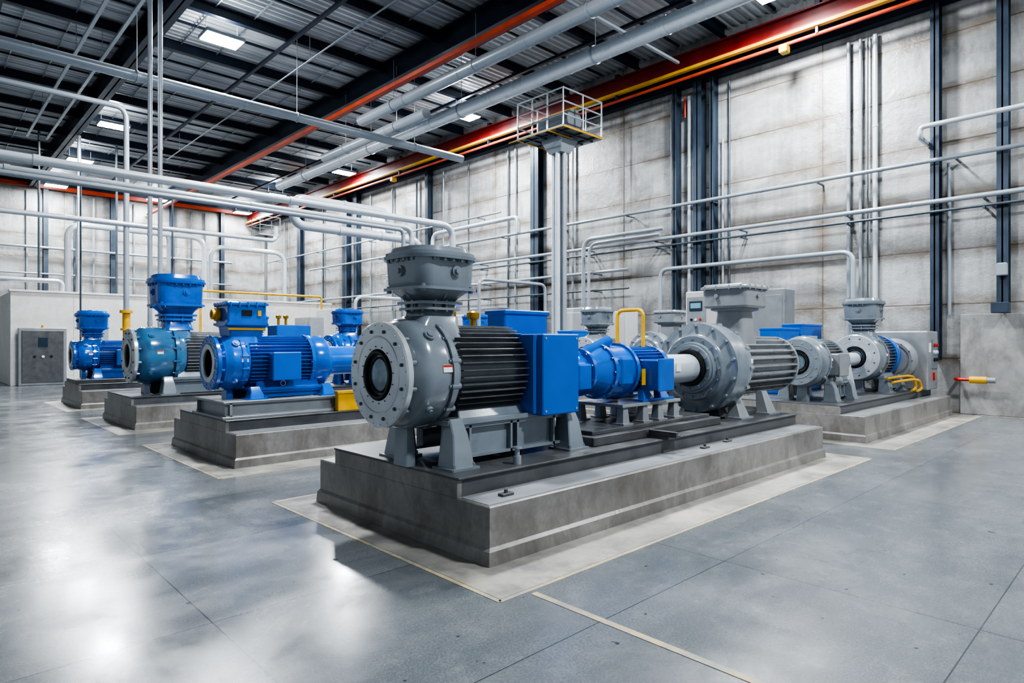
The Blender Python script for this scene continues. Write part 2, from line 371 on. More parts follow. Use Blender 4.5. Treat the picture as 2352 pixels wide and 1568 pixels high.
# ------------------------------------------------------------------ machines
def head(e,mat,x,zb,zt,hs=1.0):
    H=zt-zb; z=lambda t: zb+H*t
    b=B()
    b.rloft([(z(-.06),x,0,.19*hs,.20*hs,.06),(z(.04),x,0,.165*hs,.17*hs,.06),(z(.16),x,0,.155*hs,.16*hs,.06)])
    b.part('neck',mat,e)
    b=B(); b.rloft([(z(.125),x,0,.215*hs,.215*hs,.09),(z(.16),x,0,.215*hs,.215*hs,.09)])
    b.rloft([(z(.16),x,0,.175*hs,.175*hs,.07),(z(.205),x,0,.175*hs,.175*hs,.07)])
    b.rloft([(z(.205),x,0,.23*hs,.23*hs,.10),(z(.245),x,0,.23*hs,.23*hs,.10)])
    for i in range(12):
        a=2*math.pi*i/12+.13; cx=math.cos(a)*.2*hs; cy=math.sin(a)*.2*hs
        b.cyl((x+cx,cy,z(.105)),(x+cx,cy,z(.265)),.014*hs,seg=8)
    b.part('collar_flange',mat,e)
    b=B()
    b.rloft([(z(.24),x,0,.175*hs,.175*hs,.08),(z(.31),x,0,.205*hs,.205*hs,.09),(z(.40),x,0,.275*hs,.275*hs,.12)])
    for i in range(8):
        a=2*math.pi*i/8; c=math.cos(a); s_=math.sin(a); k=1.0 if i%2==0 else 1.12
        b.cyl((x+c*.175*hs*k,s_*.175*hs*k,z(.25)),(x+c*.25*hs*k,s_*.25*hs*k,z(.39)),.016*hs,seg=6)
    b.part('flared_collar',mat,e)
    b=B()
    b.rloft([(z(.395),x,0,.32*hs,.32*hs,.13*hs),(z(.435),x,0,.32*hs,.32*hs,.13*hs),(z(.44),x,0,.28*hs,.28*hs,.12*hs),(z(.50),x,0,.29*hs,.29*hs,.12*hs),(z(.83),x,0,.298*hs,.298*hs,.12*hs)])
    for (px,py,ax) in ((-.285,-.0,(-1,0,0)),(.05,-.285,(0,-1,0))):
        o_=Vector((x+px*hs,py*hs,z(.66))); b.cyl(o_,o_+Vector(ax)*.03,.045*hs,seg=16); b.cyl(o_,o_+Vector(ax)*.05,.024*hs,seg=6)
    for sx,sy in ((-1,-1),(-1,1),(1,-1),(1,1)):
        b.cyl((x+sx*.25*hs,sy*.25*hs,z(.37)),(x+sx*.25*hs,sy*.25*hs,z(.47)),.02*hs,seg=8)
    b.part('head_housing',mat,e)
    b=B(); b.rloft([(z(.825),x,0,.35*hs,.35*hs,.24*hs),(z(.87),x,0,.355*hs,.355*hs,.24*hs),(z(.873),x,0,.34*hs,.34*hs,.23*hs),(z(.92),x,0,.34*hs,.34*hs,.23*hs),(z(.925),x,0,.31*hs,.31*hs,.21*hs),(z(.995),x,0,.29*hs,.29*hs,.20*hs)])
    for i in range(24):
        a=2*math.pi*i/24; c=math.cos(a); s_=math.sin(a); m=.337/max(abs(c),abs(s_)); m=min(m,.365)
        b.cyl((x+c*m*hs*.97,s_*m*hs*.97,z(.79)),(x+c*m*hs*.97,s_*m*hs*.97,z(.90)),.014*hs,seg=6)
    b.part('lid',mat,e)
    B().cyl((x-.05*hs,0,z(.995)),(x-.05*hs,0,z(1.0)+.02),.05*hs,seg=16).bolts((x-.05*hs,0,z(.995)),(0,0,1),.16*hs,8,.012,.02).part('cap',mat,e)

def finned(b,x0,x1,hc,Rc,h,n,t=.012):
    b.lathe([(x0,0),(x0,Rc),(x1,Rc),(x1,0)],(0,0,hc),(1,0,0),48)
    for i in range(n):
        a=2*math.pi*i/n
        tb=bmesh.new(); bmesh.ops.create_cube(tb,size=1)
        for v in tb.verts: v.co=Vector((v.co.x*(x1-x0-.03),v.co.y*t*(1 if v.co.z<0 else .6),v.co.z*(h+.02)+Rc+h/2-.01))
        b.merge(tb,Matrix.Translation(((x0+x1)/2,0,hc))@Matrix.Rotation(a,4,'X'))

def frame(e,mat,x0,x1,hc,ytop,ped=.11):
    zt=max(.12,hc-ytop)
    for px in (x0+ped+.02,x1-ped):
        for py in (-.40,.40):
            b=B(); sy=1 if py>0 else -1
            b.loft([(0,px,py,ped+.035,.14,.01),(.018,px,py,ped+.035,.14,.01),(.02,px,py,ped,.11,.01),(zt*.75,px,py-.02*sy,ped*.72,.085,.01),(zt+.04,px,py-.06*sy,ped*.62,.06,.01)])
            b.cyl((px-ped*.9,py-.1,.0),(px-ped*.9,py-.1,.045),.016,seg=6); b.cyl((px+ped*.9,py-.1,.0),(px+ped*.9,py-.1,.045),.016,seg=6)
            b.part('foot',mat,e)
    for py in (-.33,.33):
        b=B(); b.box(x0+.1,x1-.1,py-.05,py+.05,zt-.05,zt-.02)
        if zt>.25:
            b.box(x0+.1,x1-.1,py-.05,py+.05,.06,.085)
            xm=(x0+x1)/2
            for (q0,q1) in ((x0+.32,xm-.03),(xm+.03,x1-.32)): b.box(q0,q1,py-.008,py+.008,.08,zt-.04)
            for xx in (x0+.30,xm-.04,xm+.04,x1-.30): b.box(xx-.012,xx+.012,py-.05,py+.05,.06,zt-.03)
        else: b.box(x0+.1,x1-.1,py-.01,py+.01,.01,zt-.03)
        b.part('side_rail',mat,e)
    b=B(); b.box(x0+.05,x1-.03,-.40,.40,zt-.02,zt+.025,.005); b.part('mounting_plate',mat,e)
    for py in (-.26,.26):
        B().loft([(zt+.02,(x0+x1)/2,py,(x1-x0)*.36,.06,.01),(zt+.14,(x0+x1)/2,py*.85,(x1-x0)*.34,.03,.005)]).part('cradle',mat,e)

def pump(label,loc,sc=1,body='grey',motor='motorblk',fl='flange',hc=.76,Rv=.46,Rf=.43,Lv=.52,Rm=.36,Lm=.86,nf=42,hd='flare',hx=.52,hz=1.82,hs=1,
         bore=False,cover=None,bell=False,sidebox=None,fm=None,group='process pumps',valves=False,headmat=None,name='process_pump'):
    fm=fm or body; headmat=headmat or body
    e=thing(name,label,'pump',loc,sc,group); O=(0,0,hc)
    ri=.20
    b=B(); b.lathe([(.03,ri),(.0,ri+.01),(0,Rf-.13),(-.006,Rf-.125),(-.006,Rf-.118),(0,Rf-.113),(0,Rf-.012),(.012,Rf),(.055,Rf),(.06,Rf-.01),(.06,ri)],O,loop=True,seg=72)
    b.bolts((0,0,hc),(-1,0,0),Rf-.03,24,.007,.005,.1)
    b.part('inlet_flange',fl,e,'machined metal flange with bolt ring')
    b=B(); b.bolts((0,0,hc),(-1,0,0),Rf-.072,12,.016,.012,.25); b.bolts((.02,0,hc),(-1,0,0),ri+.03,16,.006,.026,.1); b.part('flange_bolt','dgrey' if fl=='flange' else 'silver',e)
    if bore:
        B().lathe([(-.004,ri-.01),(-.014,ri),(-.014,ri+.06),(-.004,ri+.07),(.02,ri+.04),(.02,ri-.01)],O,loop=True).part('bore_ring','flange',e,'bright machined ring')
        b=B(); b.lathe([(.02,ri-.01),(.14,ri-.03),(.16,0)],O); b.part('inlet_bore','black',e)
    else:
        b=B(); b.lathe([(-.006,.165),(-.018,.175),(-.018,.192),(0,.200),(.05,.195),(.05,.16)],O,loop=True); b.lathe([(.012,.13),(.006,.135),(.006,.142),(.012,.147),(.03,.147),(.03,.13)],O,loop=True); b.part('seal_ring','black',e)
        B().lathe([(.02,0),(.02,.17),(.05,.17),(.05,0)],O).part('inlet_cover','glass',e,'dull glassy cover disc')
    b=B()
    b.lathe([(.05,.20),(.05,Rf-.06),(.09,Rf-.07),(.12,Rf-.03),(.15,Rv-.03),(.19,Rv-.004),(.24,Rv),(.36,Rv),(.40,Rv-.006),(Lv*.85,Rv-.03),(Lv,Rm+.05),(Lv+.03,Rm+.03),(Lv+.03,.1)],O,seg=80)
    b.lathe([(Lv*.80,.3),(Lv*.80,Rv+.012),(Lv*.80+.05,Rv+.012),(Lv*.80+.05,.3)],O,seg=80)
    for i in range(14):
        a=2*math.pi*i/14+.2; c=Vector((Lv*.78,math.cos(a)*(Rv-.005),hc+math.sin(a)*(Rv-.005)))
        b.cyl(c,c+Vector((.09,0,0)),.024,seg=10); b.cyl(c-Vector((.02,0,0)),c,.014,seg=6)
    for i in range(12):
        a=2*math.pi*i/12+.25; c=Vector((.055,math.cos(a)*(Rf-.03),hc+math.sin(a)*(Rf-.03))); b.cyl(c,c+Vector((.05,0,0)),.018,seg=6)
    b.lathe([(0,.05),(.025,.05),(.025,.03),(.035,.03),(.035,0)],(.27,-Rv*.72,hc+Rv*.68),(0,-.73,.68),20)
    b.lathe([(0,.035),(.03,.035),(.03,.02),(.045,.02),(.045,0)],(.24,-Rv*.80,hc-Rv*.58),(0,-.8,-.58),16)
    b.part('volute_casing',body,e)
    st=B(); st.box(-.045,.045,-.002,.002,-.03,.03)
    so=st.part('sticker','white',e,'small white label with red warning strip'); so.location=(.36,-(Rv+.003)*math.cos(.12),hc+(Rv)*math.sin(.12)); so.rotation_euler=(-.12,0,0)
    B().box(-.043,.043,-.004,.0,.012,.028).part('warning_strip','redpipe',so)
    if hd: b=B(); b.rloft([(hc+Rv*.45,hx-.08,0,.28,.27,.09),(hc+Rv*.92,hx-.04,0,.215,.22,.08),(hc+Rv*1.05,hx,0,.185,.19,.06)]); b.part('discharge_duct',body,e)
    if hd=='flare': head(e,headmat,hx,hc+Rv*1.0,hz,hs)
    if hd=='box':
        b=B(); b.loft([(hc+Rv*.8,hx,0,.22,.2,.02),(hz-.36,hx,0,.24,.22,.02),(hz-.33,hx,0,.30,.26,.02),(hz-.30,hx,0,.30,.26,.02)])
        b.loft([(hz-.30,hx,0,.27,.24,.02),(hz-.05,hx,0,.27,.24,.02)]); b.part('terminal_housing',body,e)
        b=B(); b.loft([(hz-.05,hx,0,.30,.27,.03),(hz-.02,hx,0,.30,.27,.03),(hz,hx,0,.27,.24,.03)])
        for q in (-.24,-.12,0,.12,.24):
            b.cyl((hx+q,-.265,hz-.07),(hx+q,-.265,hz-.01),.013,seg=6)
            b.cyl((hx-.285,q*.9,hz-.07),(hx-.285,q*.9,hz-.01),.013,seg=6)
        b.part('lid',body,e)
        B().lathe([(0,.0),(0,.08),(.02,.095),(.06,.095),(.06,.07),(.11,.07),(.11,.04),(.05,.04),(.05,0)],(hx-.27,.08,hz-.18),(-1,0,0),24).part('cable_gland','yellow',e,'yellow cable gland')
        B().box(hx-.08,hx+.06,-.25,-.24,hz-.20,hz-.12).part('nameplate','black',e)
        B().box(hx+.14,hx+.19,-.25,-.24,hz-.20,hz-.12).part('nameplate','yellow',e,'small yellow plate')
        B().box(hx-.26,hx+.26,-.232,-.222,hz-.40,hz-.37).part('caution_strip','yellow',e,'yellow caution strip')
    b=B(); finned(b,Lv+.03,Lv+.03+Lm,hc,Rm-.01,.065,nf,.012); b.part('finned_motor',motor,e,'cast motor body with cooling fins')
    xe=Lv+.03+Lm
    if bell:
        b=B(); b.lathe([(xe-.02,.1),(xe-.02,Rm+.07),(xe+.03,Rm+.07),(xe+.03,Rm+.03),(xe+.08,Rm+.06),(xe+.26,Rm+.06),(xe+.32,Rm+.02),(xe+.36,Rm-.08),(xe+.38,.1)],O); b.bolts((xe-.02,0,hc),(-1,0,0),Rm+.055,12,.014,.02); b.part('end_bell',body if bell is True else bell,e)
    if cover:
        b=B(); b.box(xe-.03,xe+.47,-.53,.45,hc-.40,hc+.34,.010); b.loft([(hc-.38,xe-.04,-.02,.035,.44,.01),(hc+.33,xe-.04,-.02,.035,.44,.01)])
        b.part('motor_cover',cover,e,'large blue sheet-metal cover box')
        for px in (xe+.01,xe+.43):
            for pz in (hc-.36,hc+.30): B().cyl((px,-.535,pz),(px,-.525,pz),.012,seg=10).part('cover_screw','silver',e)
    if sidebox:
        x=Lv+.03+Lm*.5
        b=B(); b.box(x-.2,x+.2,-(Rm+.17),-(Rm-.1),hc-.24,hc+.14,.02); b.box(x-.21,x+.21,-(Rm+.18),-(Rm+.15),hc-.25,hc+.15,.012); b.part('terminal_box',sidebox,e)
        b=B(); b.lathe([(0,.03),(0,.042),(.02,.042),(.02,.03)],(x,-(Rm+.03),hc-.30),(0,1,0),20,loop=True); b.part('lifting_eye','silver',e)
    if valves:
        for dx in (.1,.38):
            B().cyl((xe-dx-.2,.12,hc+Rm-.02),(xe-dx-.2,.12,hc+Rm+.16),.03,seg=12).lathe([(0,0),(0,.055),(.02,.06),(.06,.06),(.075,.04),(.075,0)],(xe-dx-.2,.12,hc+Rm+.12),(0,0,1),16).part('brass_valve','brass',e,'brass valve with round cap')
    x1=xe+(.58 if cover else (.3 if bell else .1))
    frame(e,fm,.36,x1,hc,Rm+.04)
    B().loft([(.0,.26,-.0,.05,.10,.01),(hc-Rv+.05,.26,0,.04,.08,.01)]).part('support_leg',fm,e)
    return e

def big_pump(label,loc,sc=1,hc=.68,group='large volute pumps'):
    e=thing('volute_pump',label,'pump',loc,sc,group); O=(0,0,hc)
    B().lathe([(-.75,0),(-.75,.185),(0.02,.185)],O).part('drive_shaft','whitepipe',e,'thick white shaft sleeve')
    B().box(-.62,-.52,-.195,-.183,hc-.02,hc+.08).part('sticker','white',e)
    B().lathe([(-.02,.19),(-.05,.2),(-.05,.235),(-.02,.245),(.03,.245),(.03,.19)],O,loop=True).part('bearing_ring','black',e)
    b=B(); b.lathe([(0,.19),(0,.30),(.03,.31),(.03,.33),(.06,.345),(.08,.345),(.08,.42),(.12,.43),(.14,.45),(.16,.52),(.17,.595),(.22,.6),(.28,.61),(.28,.58),(.46,.59),(.50,.60),(.56,.59),(.56,.55),(.72,.50),(.86,.44),(.86,.1)],O,seg=80)
    b.bolts((.0,0,hc),(-1,0,0),.27,12,.014,.02); b.bolts((.08,0,hc),(-1,0,0),.385,16,.016,.022); b.bolts((.17,0,hc),(-1,0,0),.56,14,.026,.05)
    for i in range(14):
        a=2*math.pi*i/14; c=Vector((.5,math.cos(a)*.585,hc+math.sin(a)*.585)); b.cyl(c,c+Vector((.09,0,0)),.03,seg=8)
    for i in range(8):
        a=2*math.pi*i/8+.2; tb=bmesh.new(); bmesh.ops.create_cube(tb,size=1)
        for v in tb.verts: v.co=Vector((v.co.x*.3,v.co.y*.02,v.co.z*.08+.50 - (v.co.x)*.08))
        b.merge(tb,Matrix.Translation((.70,0,hc))@Matrix.Rotation(a,4,'X'))
    b.part('volute_casing','grey',e)
    B().box(.62,.72,-.535,-.525,hc+.06,hc+.12).part('sticker','white',e,'small white label')
    b=B(); finned(b,.86,2.45,hc,.36,.07,24,.035); b.part('finned_motor','motorgrey',e)
    B().lathe([(2.43,.1),(2.43,.43),(2.49,.43),(2.5,.41),(2.55,.3),(2.55,0)],O).part('end_bell','motorgrey',e)
    B().lathe([(.84,.1),(.84,.45),(.9,.45),(.9,.1)],O).part('motor_flange','grey',e)
    x=1.25
    b=B(); b.rloft([(hc+.30,x,0,.24,.24,.06),(hc+.5,x,0,.22,.22,.06),(hc+.78,x,0,.19,.19,.05),(hc+.80,x,0,.26,.26,.06),(hc+.83,x,0,.26,.26,.06)]); b.part('neck','grey2',e)
    b=B(); b.rloft([(hc+.83,x,0,.30,.32,.07),(hc+.86,x,0,.335,.34,.07),(hc+1.10,x,0,.335,.34,.07)])
    b.cyl((x-.34,.1,hc+1.0),(x-.37,.1,hc+1.0),.03,seg=10); b.cyl((x,-.34,hc+1.0),(x,-.37,hc+1.0),.03,seg=10)
    b.part('head_housing','grey2',e)
    b=B(); b.rloft([(hc+1.10,x,0,.37,.37,.08),(hc+1.13,x,0,.37,.37,.08),(hc+1.15,x,0,.34,.34,.08),(hc+1.17,x,0,.33,.33,.08)])
    for q in (-.27,-.1,.1,.27):
        b.cyl((x+q,-.36,hc+1.085),(x+q,-.36,hc+1.15),.014,seg=6); b.cyl((x-.36,q,hc+1.085),(x-.36,q,hc+1.15),.014,seg=6)
    b.part('lid','grey2',e)
    for px in (.62,1.45):
        for py in (-.38,.38):
            b=B(); b.loft([(0,px,py,.17,.13,.01),(.02,px,py,.17,.13,.01),(.025,px,py,.13,.09,.01),(hc-.36,px,py*.8,.07,.05,.01)]); b.part('foot','grey2',e)
    b=B(); b.box(.4,1.65,-.3,.3,.0,.06,.005); b.loft([(.03,.4,0,.10,.3,.02),(hc-.5,.4,0,.08,.24,.02)]); b.part('base_bar','dgrey',e)
    return e

def drive(label,loc,mat='blue',sc=1,hc=.70,group='gear drives'):
    e=thing('gear_drive',label,'gear motor',loc,sc,group); O=(0,0,hc)
    b=B(); b.lathe([(0,0),(0,.20),(.25,.20),(.26,.26),(.30,.26),(.31,.22),(.36,.22),(.50,.275),(.56,.285),(.56,.31),(.61,.31),(.61,.285),(.95,.285),(.95,.31),(1.0,.31),(1.0,.27),(1.1,.25)],O)
    b.bolts((.56,0,hc),(-1,0,0),.295,12,.014,.02); b.bolts((.26,0,hc),(-1,0,0),.24,10,.012,.02)
    b.box(.02,.24,-.24,-.1,hc-.18,hc+.10,.02)
    b.box(.66,.90,-.30,.0,hc-.16,hc+.16,.03)
    b.cyl((.2,-.02,hc+.15),(.75,-.05,hc+.34),.06,seg=12)
    b.cyl((.78,0,hc+.2),(.78,0,hc+.34),.05,seg=14)
    b.part('gear_casing',mat,e)
    b=B(); finned(b,1.08,1.62,hc,.22,.045,34); b.lathe([(1.6,.1),(1.6,.27),(1.68,.27),(1.72,.2),(1.72,0)],O); b.part('finned_motor',mat,e)
    b=B(); b.box(1.12,1.42,-.46,-.2,hc-.22,hc+.13,.02); b.box(1.11,1.43,-.475,-.45,hc-.23,hc+.14,.01); b.part('terminal_box',mat,e)
    B().box(1.02,1.09,-.315,-.305,hc-.16,hc+.02).part('sticker','yellow',e,'yellow adhesive label')
    for py in (-.26,.26):
        b=B()
        b.box(1.02,1.66,py-.07,py+.07,.22,.25,.004)
        b.loft([(.24,1.18,py,.1,.05,.01),(hc-.2,1.18,py*.8,.05,.04,.01)]); b.loft([(.24,1.5,py,.1,.05,.01),(hc-.2,1.5,py*.8,.05,.04,.01)])
        b.part('motor_foot',mat,e)
    b=B()
    b.box(.6,1.75,-.36,.36,.185,.22,.004)
    for px in (.68,1.05,1.35,1.68):
        for py in (-.3,.3): b.loft([(0,px,py,.09,.08,.005),(.015,px,py,.09,.08,.005),(.018,px,py,.06,.05,.005),(.19,px,py,.04,.04,.005)])
    b.part('stand','grey2',e,'grey steel pedestal stand')
    return e

ZD=.57
A=[y+1.08 for y in ROW]
# Row 1
pump('large grey pump with dark finned motor, blue cover, bolted head',(2.75,A[0],ZD),cover='blue2',valves=True)
b=B(); b.box(4.85,7.35,3.92,5.02,ZD,.66,.006); b.box(4.95,7.25,4.02,4.92,.66,.70,.004); b.top('riser_block','dgrey','low dark steel riser block on the concrete plinth','base','riser blocks')
drive('glossy blue gear drive with finned motor on grey stand',(4.95,A[0],.70),hc=.57)
big_pump('big grey volute pump with ribbed motor and box head',(7.5,A[0],ZD))
B().box(4.72,5.4,5.05,5.35,ZD,1.95,.015).box(4.70,5.42,5.03,5.37,1.90,1.95,.01).top('control_cabinet','blue2','tall bright blue control cabinet behind a pump','cabinet')
# Row 2
B().box(3.0,5.05,A[1]-.62,A[1]+.62,ZD,.6,.004).ibeam('x',3.05,5.0,A[1]-.55,.6,.78,.1,.015).ibeam('x',3.05,5.0,A[1]+.55,.6,.78,.1,.015).box(3.02,5.03,A[1]-.6,A[1]+.6,.77,.80,.004).box(3.1,3.13,A[1]-.6,A[1]+.6,.6,.78).top('riser_block','grey2','grey steel riser frame on the concrete plinth','base','riser blocks')
pump('glossy blue pump with yellow cable gland and box head',(3.02,A[1],.80),body='blue',motor='blue',fl='blue',hc=.50,Rv=.39,Rf=.385,Lv=.42,Rm=.33,Lm=.92,hd='box',hx=.45,hz=1.36,bore=True,bell=True,sidebox='blue2')
e=thing('coupling_sleeve','thick white shaft sleeve with blue collar on a pedestal','shaft',(5.4,A[1],.57))
B().lathe([(-.62,0),(-.62,.22),(-.12,.22),(-.10,.26),(-.04,.26),(-.04,.17)],(0,0,.73)).part('collar','blue',e,'glossy blue collar')
B().lathe([(-.05,0),(-.05,.17),(1.0,.17),(1.0,0)],(0,0,.73)).part('sleeve','whitepipe',e)
B().loft([(0,.4,0,.16,.2,.02),(.57,.4,0,.08,.12,.02)]).part('pedestal','dgrey',e)
B().box(4.6,5.1,8.52,8.62,.57,.86,.01).box(4.58,5.12,8.5,8.62,.83,.87,.004).top('tool_box','yellow','small yellow steel box on the plinth edge','box')
B().box(6.45,8.7,A[1]-.5,A[1]+.5,ZD,.70,.006).top('riser_block','dgrey','low dark steel riser block on the concrete plinth','base','riser blocks')
drive('glossy blue gear drive with finned motor',(6.45,A[1],.70),hc=.57)
pump('grey pump with bolted head and dark motor',(11.05,A[1],ZD),hc=.70,Lm=.5,motor='motorgrey',valves=True)
big_pump('big grey volute pump with ribbed motor',(13.4,A[1],ZD))
for (x,y,w,d,h) in ((12.9,11.2,.9,.5,1.9),(9.6,12.0,.8,.4,1.85),(10.6,12.1,.7,.4,1.95)):
    B().box(x,x+w,y,y+d,0,h,.02).box(x-.01,x+w+.01,y-.01,y+d+.01,h-.06,h,.01).top('control_cabinet','blue2','bright blue steel control cabinet standing on the floor','cabinet','blue cabinets')
# Row 3
pump('steel blue pump with bright blue flared head',(3.1,A[2],ZD),sc=1.2,body='steelblue',headmat='blue',motor='motorgrey',hc=.63,Rv=.47,Rf=.44,Lv=.75,Rm=.34,hx=.72,hz=1.97,hs=1.2,bore=True,fm='grey')
e=thing('valve_cabinet','blue steel cabinet with two brass valves on top','cabinet',(6.3,A[2]-.1,ZD))
B().box(-.4,.4,-.25,.25,0,1.4,.015).part('body','blue2',e)
for dx in (-.25,-.08): B().cyl((dx,0,1.4),(dx,0,1.6),.03,seg=12).lathe([(0,0),(0,.055),(.06,.06),(.075,.04),(.075,0)],(dx,0,1.55),(0,0,1),16).part('brass_valve','brass',e,'brass valve')
pump('glossy blue pump with flared head',(7.3,A[2],ZD),body='blue',motor='blue',fl='blue',bore=True,sidebox='blue2',Lm=.7)
pump('glossy blue pump with flared head',(11.4,A[2],ZD),body='blue',motor='blue',fl='blue',bore=True,sidebox='blue2')
# Row 4
B().box(2.95,5.3,A[3]-.6,A[3]+.6,ZD,ZD+.1,.005).top('riser_block','dgrey','low dark steel riser block on the concrete plinth','base','riser blocks')
pump('glossy blue pump with flared head on a plinth',(2.95,A[3],ZD+.1),body='blue',motor='blue',fl='blue',hc=.58,Rv=.38,Rf=.37,hx=.45,hz=1.70,hs=1.05,Rm=.32,Lm=1.1,bore=True,sidebox='blue2')
pump('glossy blue pump with flared head',(7.0,A[3],ZD),body='blue',motor='blue',fl='blue',bore=True)
pump('glossy blue pump with flared head',(12.2,A[3],ZD),body='blue',motor='blue',fl='blue',bore=True)
# far plinth row 1
pump('grey finned motor with round end bells and terminal box',(10.95,A[0],ZD),hd=None,motor='motorgrey',fl='grey',hc=.68,Rv=.44,Rf=.40,Lv=.35,Lm=.75,Rm=.33,bell=True,sidebox='grey2',name='drive_motor',group='grey drive motors')
B().cyl((12.5,A[0],1.25),(13.72,A[0],1.25),.13,seg=24).loft([(.57,13.1,A[0],.2,.2,.02),(1.16,13.1,A[0],.1,.12,.02)]).top('coupling_sleeve','whitepipe','white shaft sleeve between drive and pump','shaft')
pump('grey pump with bolted grey head and blue bell end',(13.75,A[0],ZD),sc=1.05,body='grey',motor='motorgrey',hc=.68,Lm=.6,bell='blue')
for (x,w,h) in ((12.35,.95,1.87),(13.4,1.1,1.97)):
    e=thing('control_cabinet','bright blue control cabinet with white label strip','cabinet',(x,5.35,.57),1,'blue cabinets')
    B().box(0,w,0,.4,0,h-.57,.015).box(-.01,w+.01,-.01,.41,h-.62,h-.57,.008).part('body','blue2',e)
    B().box(w*.3,w*.75,-.012,0,h-.86,h-.82).part('label_strip','white',e)
e=thing('fan_cabinet','grey steel cabinet with round cover and control switches','cabinet',(15.85,3.95,.57))
B().box(-.3,.5,-.35,.75,0,1.25,.02).part('body','grey2',e)
B().lathe([(0,0),(0,.30),(.02,.31),(.02,.34),(0,.35),(0,.40),(.04,.46),(.12,.48),(.16,.48),(.16,0)],(-.46,.3,.62),(1,0,0)).part('round_cover','grey2',e,'round grey cover disc')
B().bolts((-.45,.3,.62),(-1,0,0),.40,12,.014,.015).part('cover_bolt','dgrey',e)
B().box(.0,.42,-.37,-.34,.45,1.08,.005).part('switch_panel','grey',e)
for i,(c,m_) in enumerate(((.95,'redpipe'),(.80,'white'),(.64,'black'))):
    B().cyl((.12,-.37,c),(.12,-.40,c),.04,seg=14).part('switch',m_,e)
    B().cyl((.30,-.37,c),(.30,-.40,c),.035,seg=14).part('switch',m_,e)
B().box(.1,.16,-.38,-.35,.2,.36).part('warning_plate','redpipe',e,'red warning plate')
B().box(-.22,-.08,-.36,-.345,.8,1.0).part('label_plate','white',e,'white label plate')
for k in range(2):
    dy=-.10*k; dz=-.07*k
    B().tube([(14.1,3.96+dy,.86+dz),(14.8,3.80+dy,.90+dz),(15.25,3.78+dy,.86+dz),(15.38,3.77+dy,.62),(15.1,3.74+dy,.60),(14.85,3.72+dy,.60)],.026,fil=.25).top('hose','yellow','yellow flexible hose looping onto the plinth','hose','yellow hoses')
e=thing('hydrant_pipe','red wall pipe with orange cylindrical valve body','pipe',(16.6,3.2,.72))
B().tube([(.4,.12,0.06),(-.1,.12,.06),(-.1,-.35,.06)],.035).part('pipe','redpipe',e)
B().cyl((-.1,-.15,.06),(-.1,-.45,.06),.075,seg=20).part('valve_body','yellow',e,'orange-yellow cylinder')
B().cyl((-.1,-.45,.06),(-.1,-.6,.06),.06,seg=20).part('end_cap','grey2',e)

for (x,y,z) in ((3.25,3.5,.423),(6.3,3.55,.423),(6.9,3.6,.423)):
    B().box(x,x+.12,y,y+.06,z,z+.025,.004).cyl((x+.06,y+.03,z+.02),(x+.06,y+.03,z+.05),.015,seg=8).top('floor_clamp','dgrey','small dark steel clamp bolted on the plinth ledge','clamp','plinth clamps')
B().cyl((3.72,3.83,ZD),(3.72,3.83,.64),.035,seg=16).cyl((3.72,3.83,.64),(3.72,3.83,.70),.022,seg=12).cyl((3.72,3.83,.70),(3.72,3.83,.715),.04,seg=16).top('levelling_jack','greypipe','small steel levelling jack standing by the pump frame','jack')
B().box(5.75,6.0,3.66,3.9,ZD,.60,.004).box(5.75,5.79,3.56,3.9,.60,.66,.004).top('bracket','dgrey','small dark angle bracket on the deck edge','bracket')

# ------------------------------------------------------------------ cabinets and low wall
e=thing('control_cabinet','pale grey control cabinet with dark screen and buttons','cabinet',(13.3,7.5,0))
B().box(-.2,.2,-.40,.37,0,2.75,.02).part('body','whitebox',e)
B().box(-.22,-.2,-.15,.32,1.8,2.62,.005).part('door_panel','grey2',e)
B().box(-.235,-.22,-.07,.25,2.3,2.52).part('screen','darkscreen',e)
B().box(-.24,-.235,-.04,.22,2.36,2.48).part('display','screen',e)
for k in range(3): B().cyl((-.24,-.02+.11*k,2.1),(-.22,-.02+.11*k,2.1),.03,seg=10).part('button',('redpipe','white','black')[k],e)
e=thing('control_cabinet','plain grey steel control cabinet by the wall','cabinet',(15.1,6.75,0))
B().box(-.3,.3,-.45,.45,0,2.85,.02).part('body','grey2',e)
B().box(-.315,-.3,-.4,.4,.2,2.7,.005).part('door','grey2',e)
for (x,y,w,h,m_) in ((15.4,13.0,.9,2.65,'whitebox'),(15.6,11.6,.9,2.5,'whitebox'),(14.5,16.3,1.4,2.75,'grey2'),(15.3,18.3,1.0,2.6,'whitebox'),(12.5,23.5,1.6,2.9,'whitebox'),(11.0,22.6,1.2,2.5,'grey2'),(9.3,23.0,1.4,2.7,'whitebox')):
    e=thing('control_cabinet','plain pale steel control cabinet','cabinet',(x,y,0),1,'pale cabinets')
    B().box(-.3,.3,-w/2,w/2,0,h,.02).part('body',m_,e); B().box(-.315,-.3,-w/2+.08,w/2-.08,.2,h-.15,.005).part('door','grey2' if m_=='grey2' else m_,e)
b=B(); b.box(2.7,15.2,28.9,29.2,0,3.4,.01); b.box(2.7,3.0,29.2,35,0,3.4,.01); b.box(2.66,15.24,28.86,29.24,3.4,3.48,.01)
for k in range(6): b.box(4.6+k*1.9,4.62+k*1.9,28.885,28.9,.1,3.35)
b.top('low_wall','lowwall','low pale off-white partition enclosure','partition wall')
e=thing('electrical_panel','grey electrical panel door with meter and switches','electrical panel',(3.62,28.86,0.0))
B().box(-.72,.72,-.22,0,0,2.1,.02).part('body','grey2',e)
B().box(-.62,.62,-.25,-.22,.1,2.0,.01).part('door','dgrey',e)
B().box(-.14,.14,-.27,-.25,1.4,1.75,.005).part('meter','darkscreen',e)
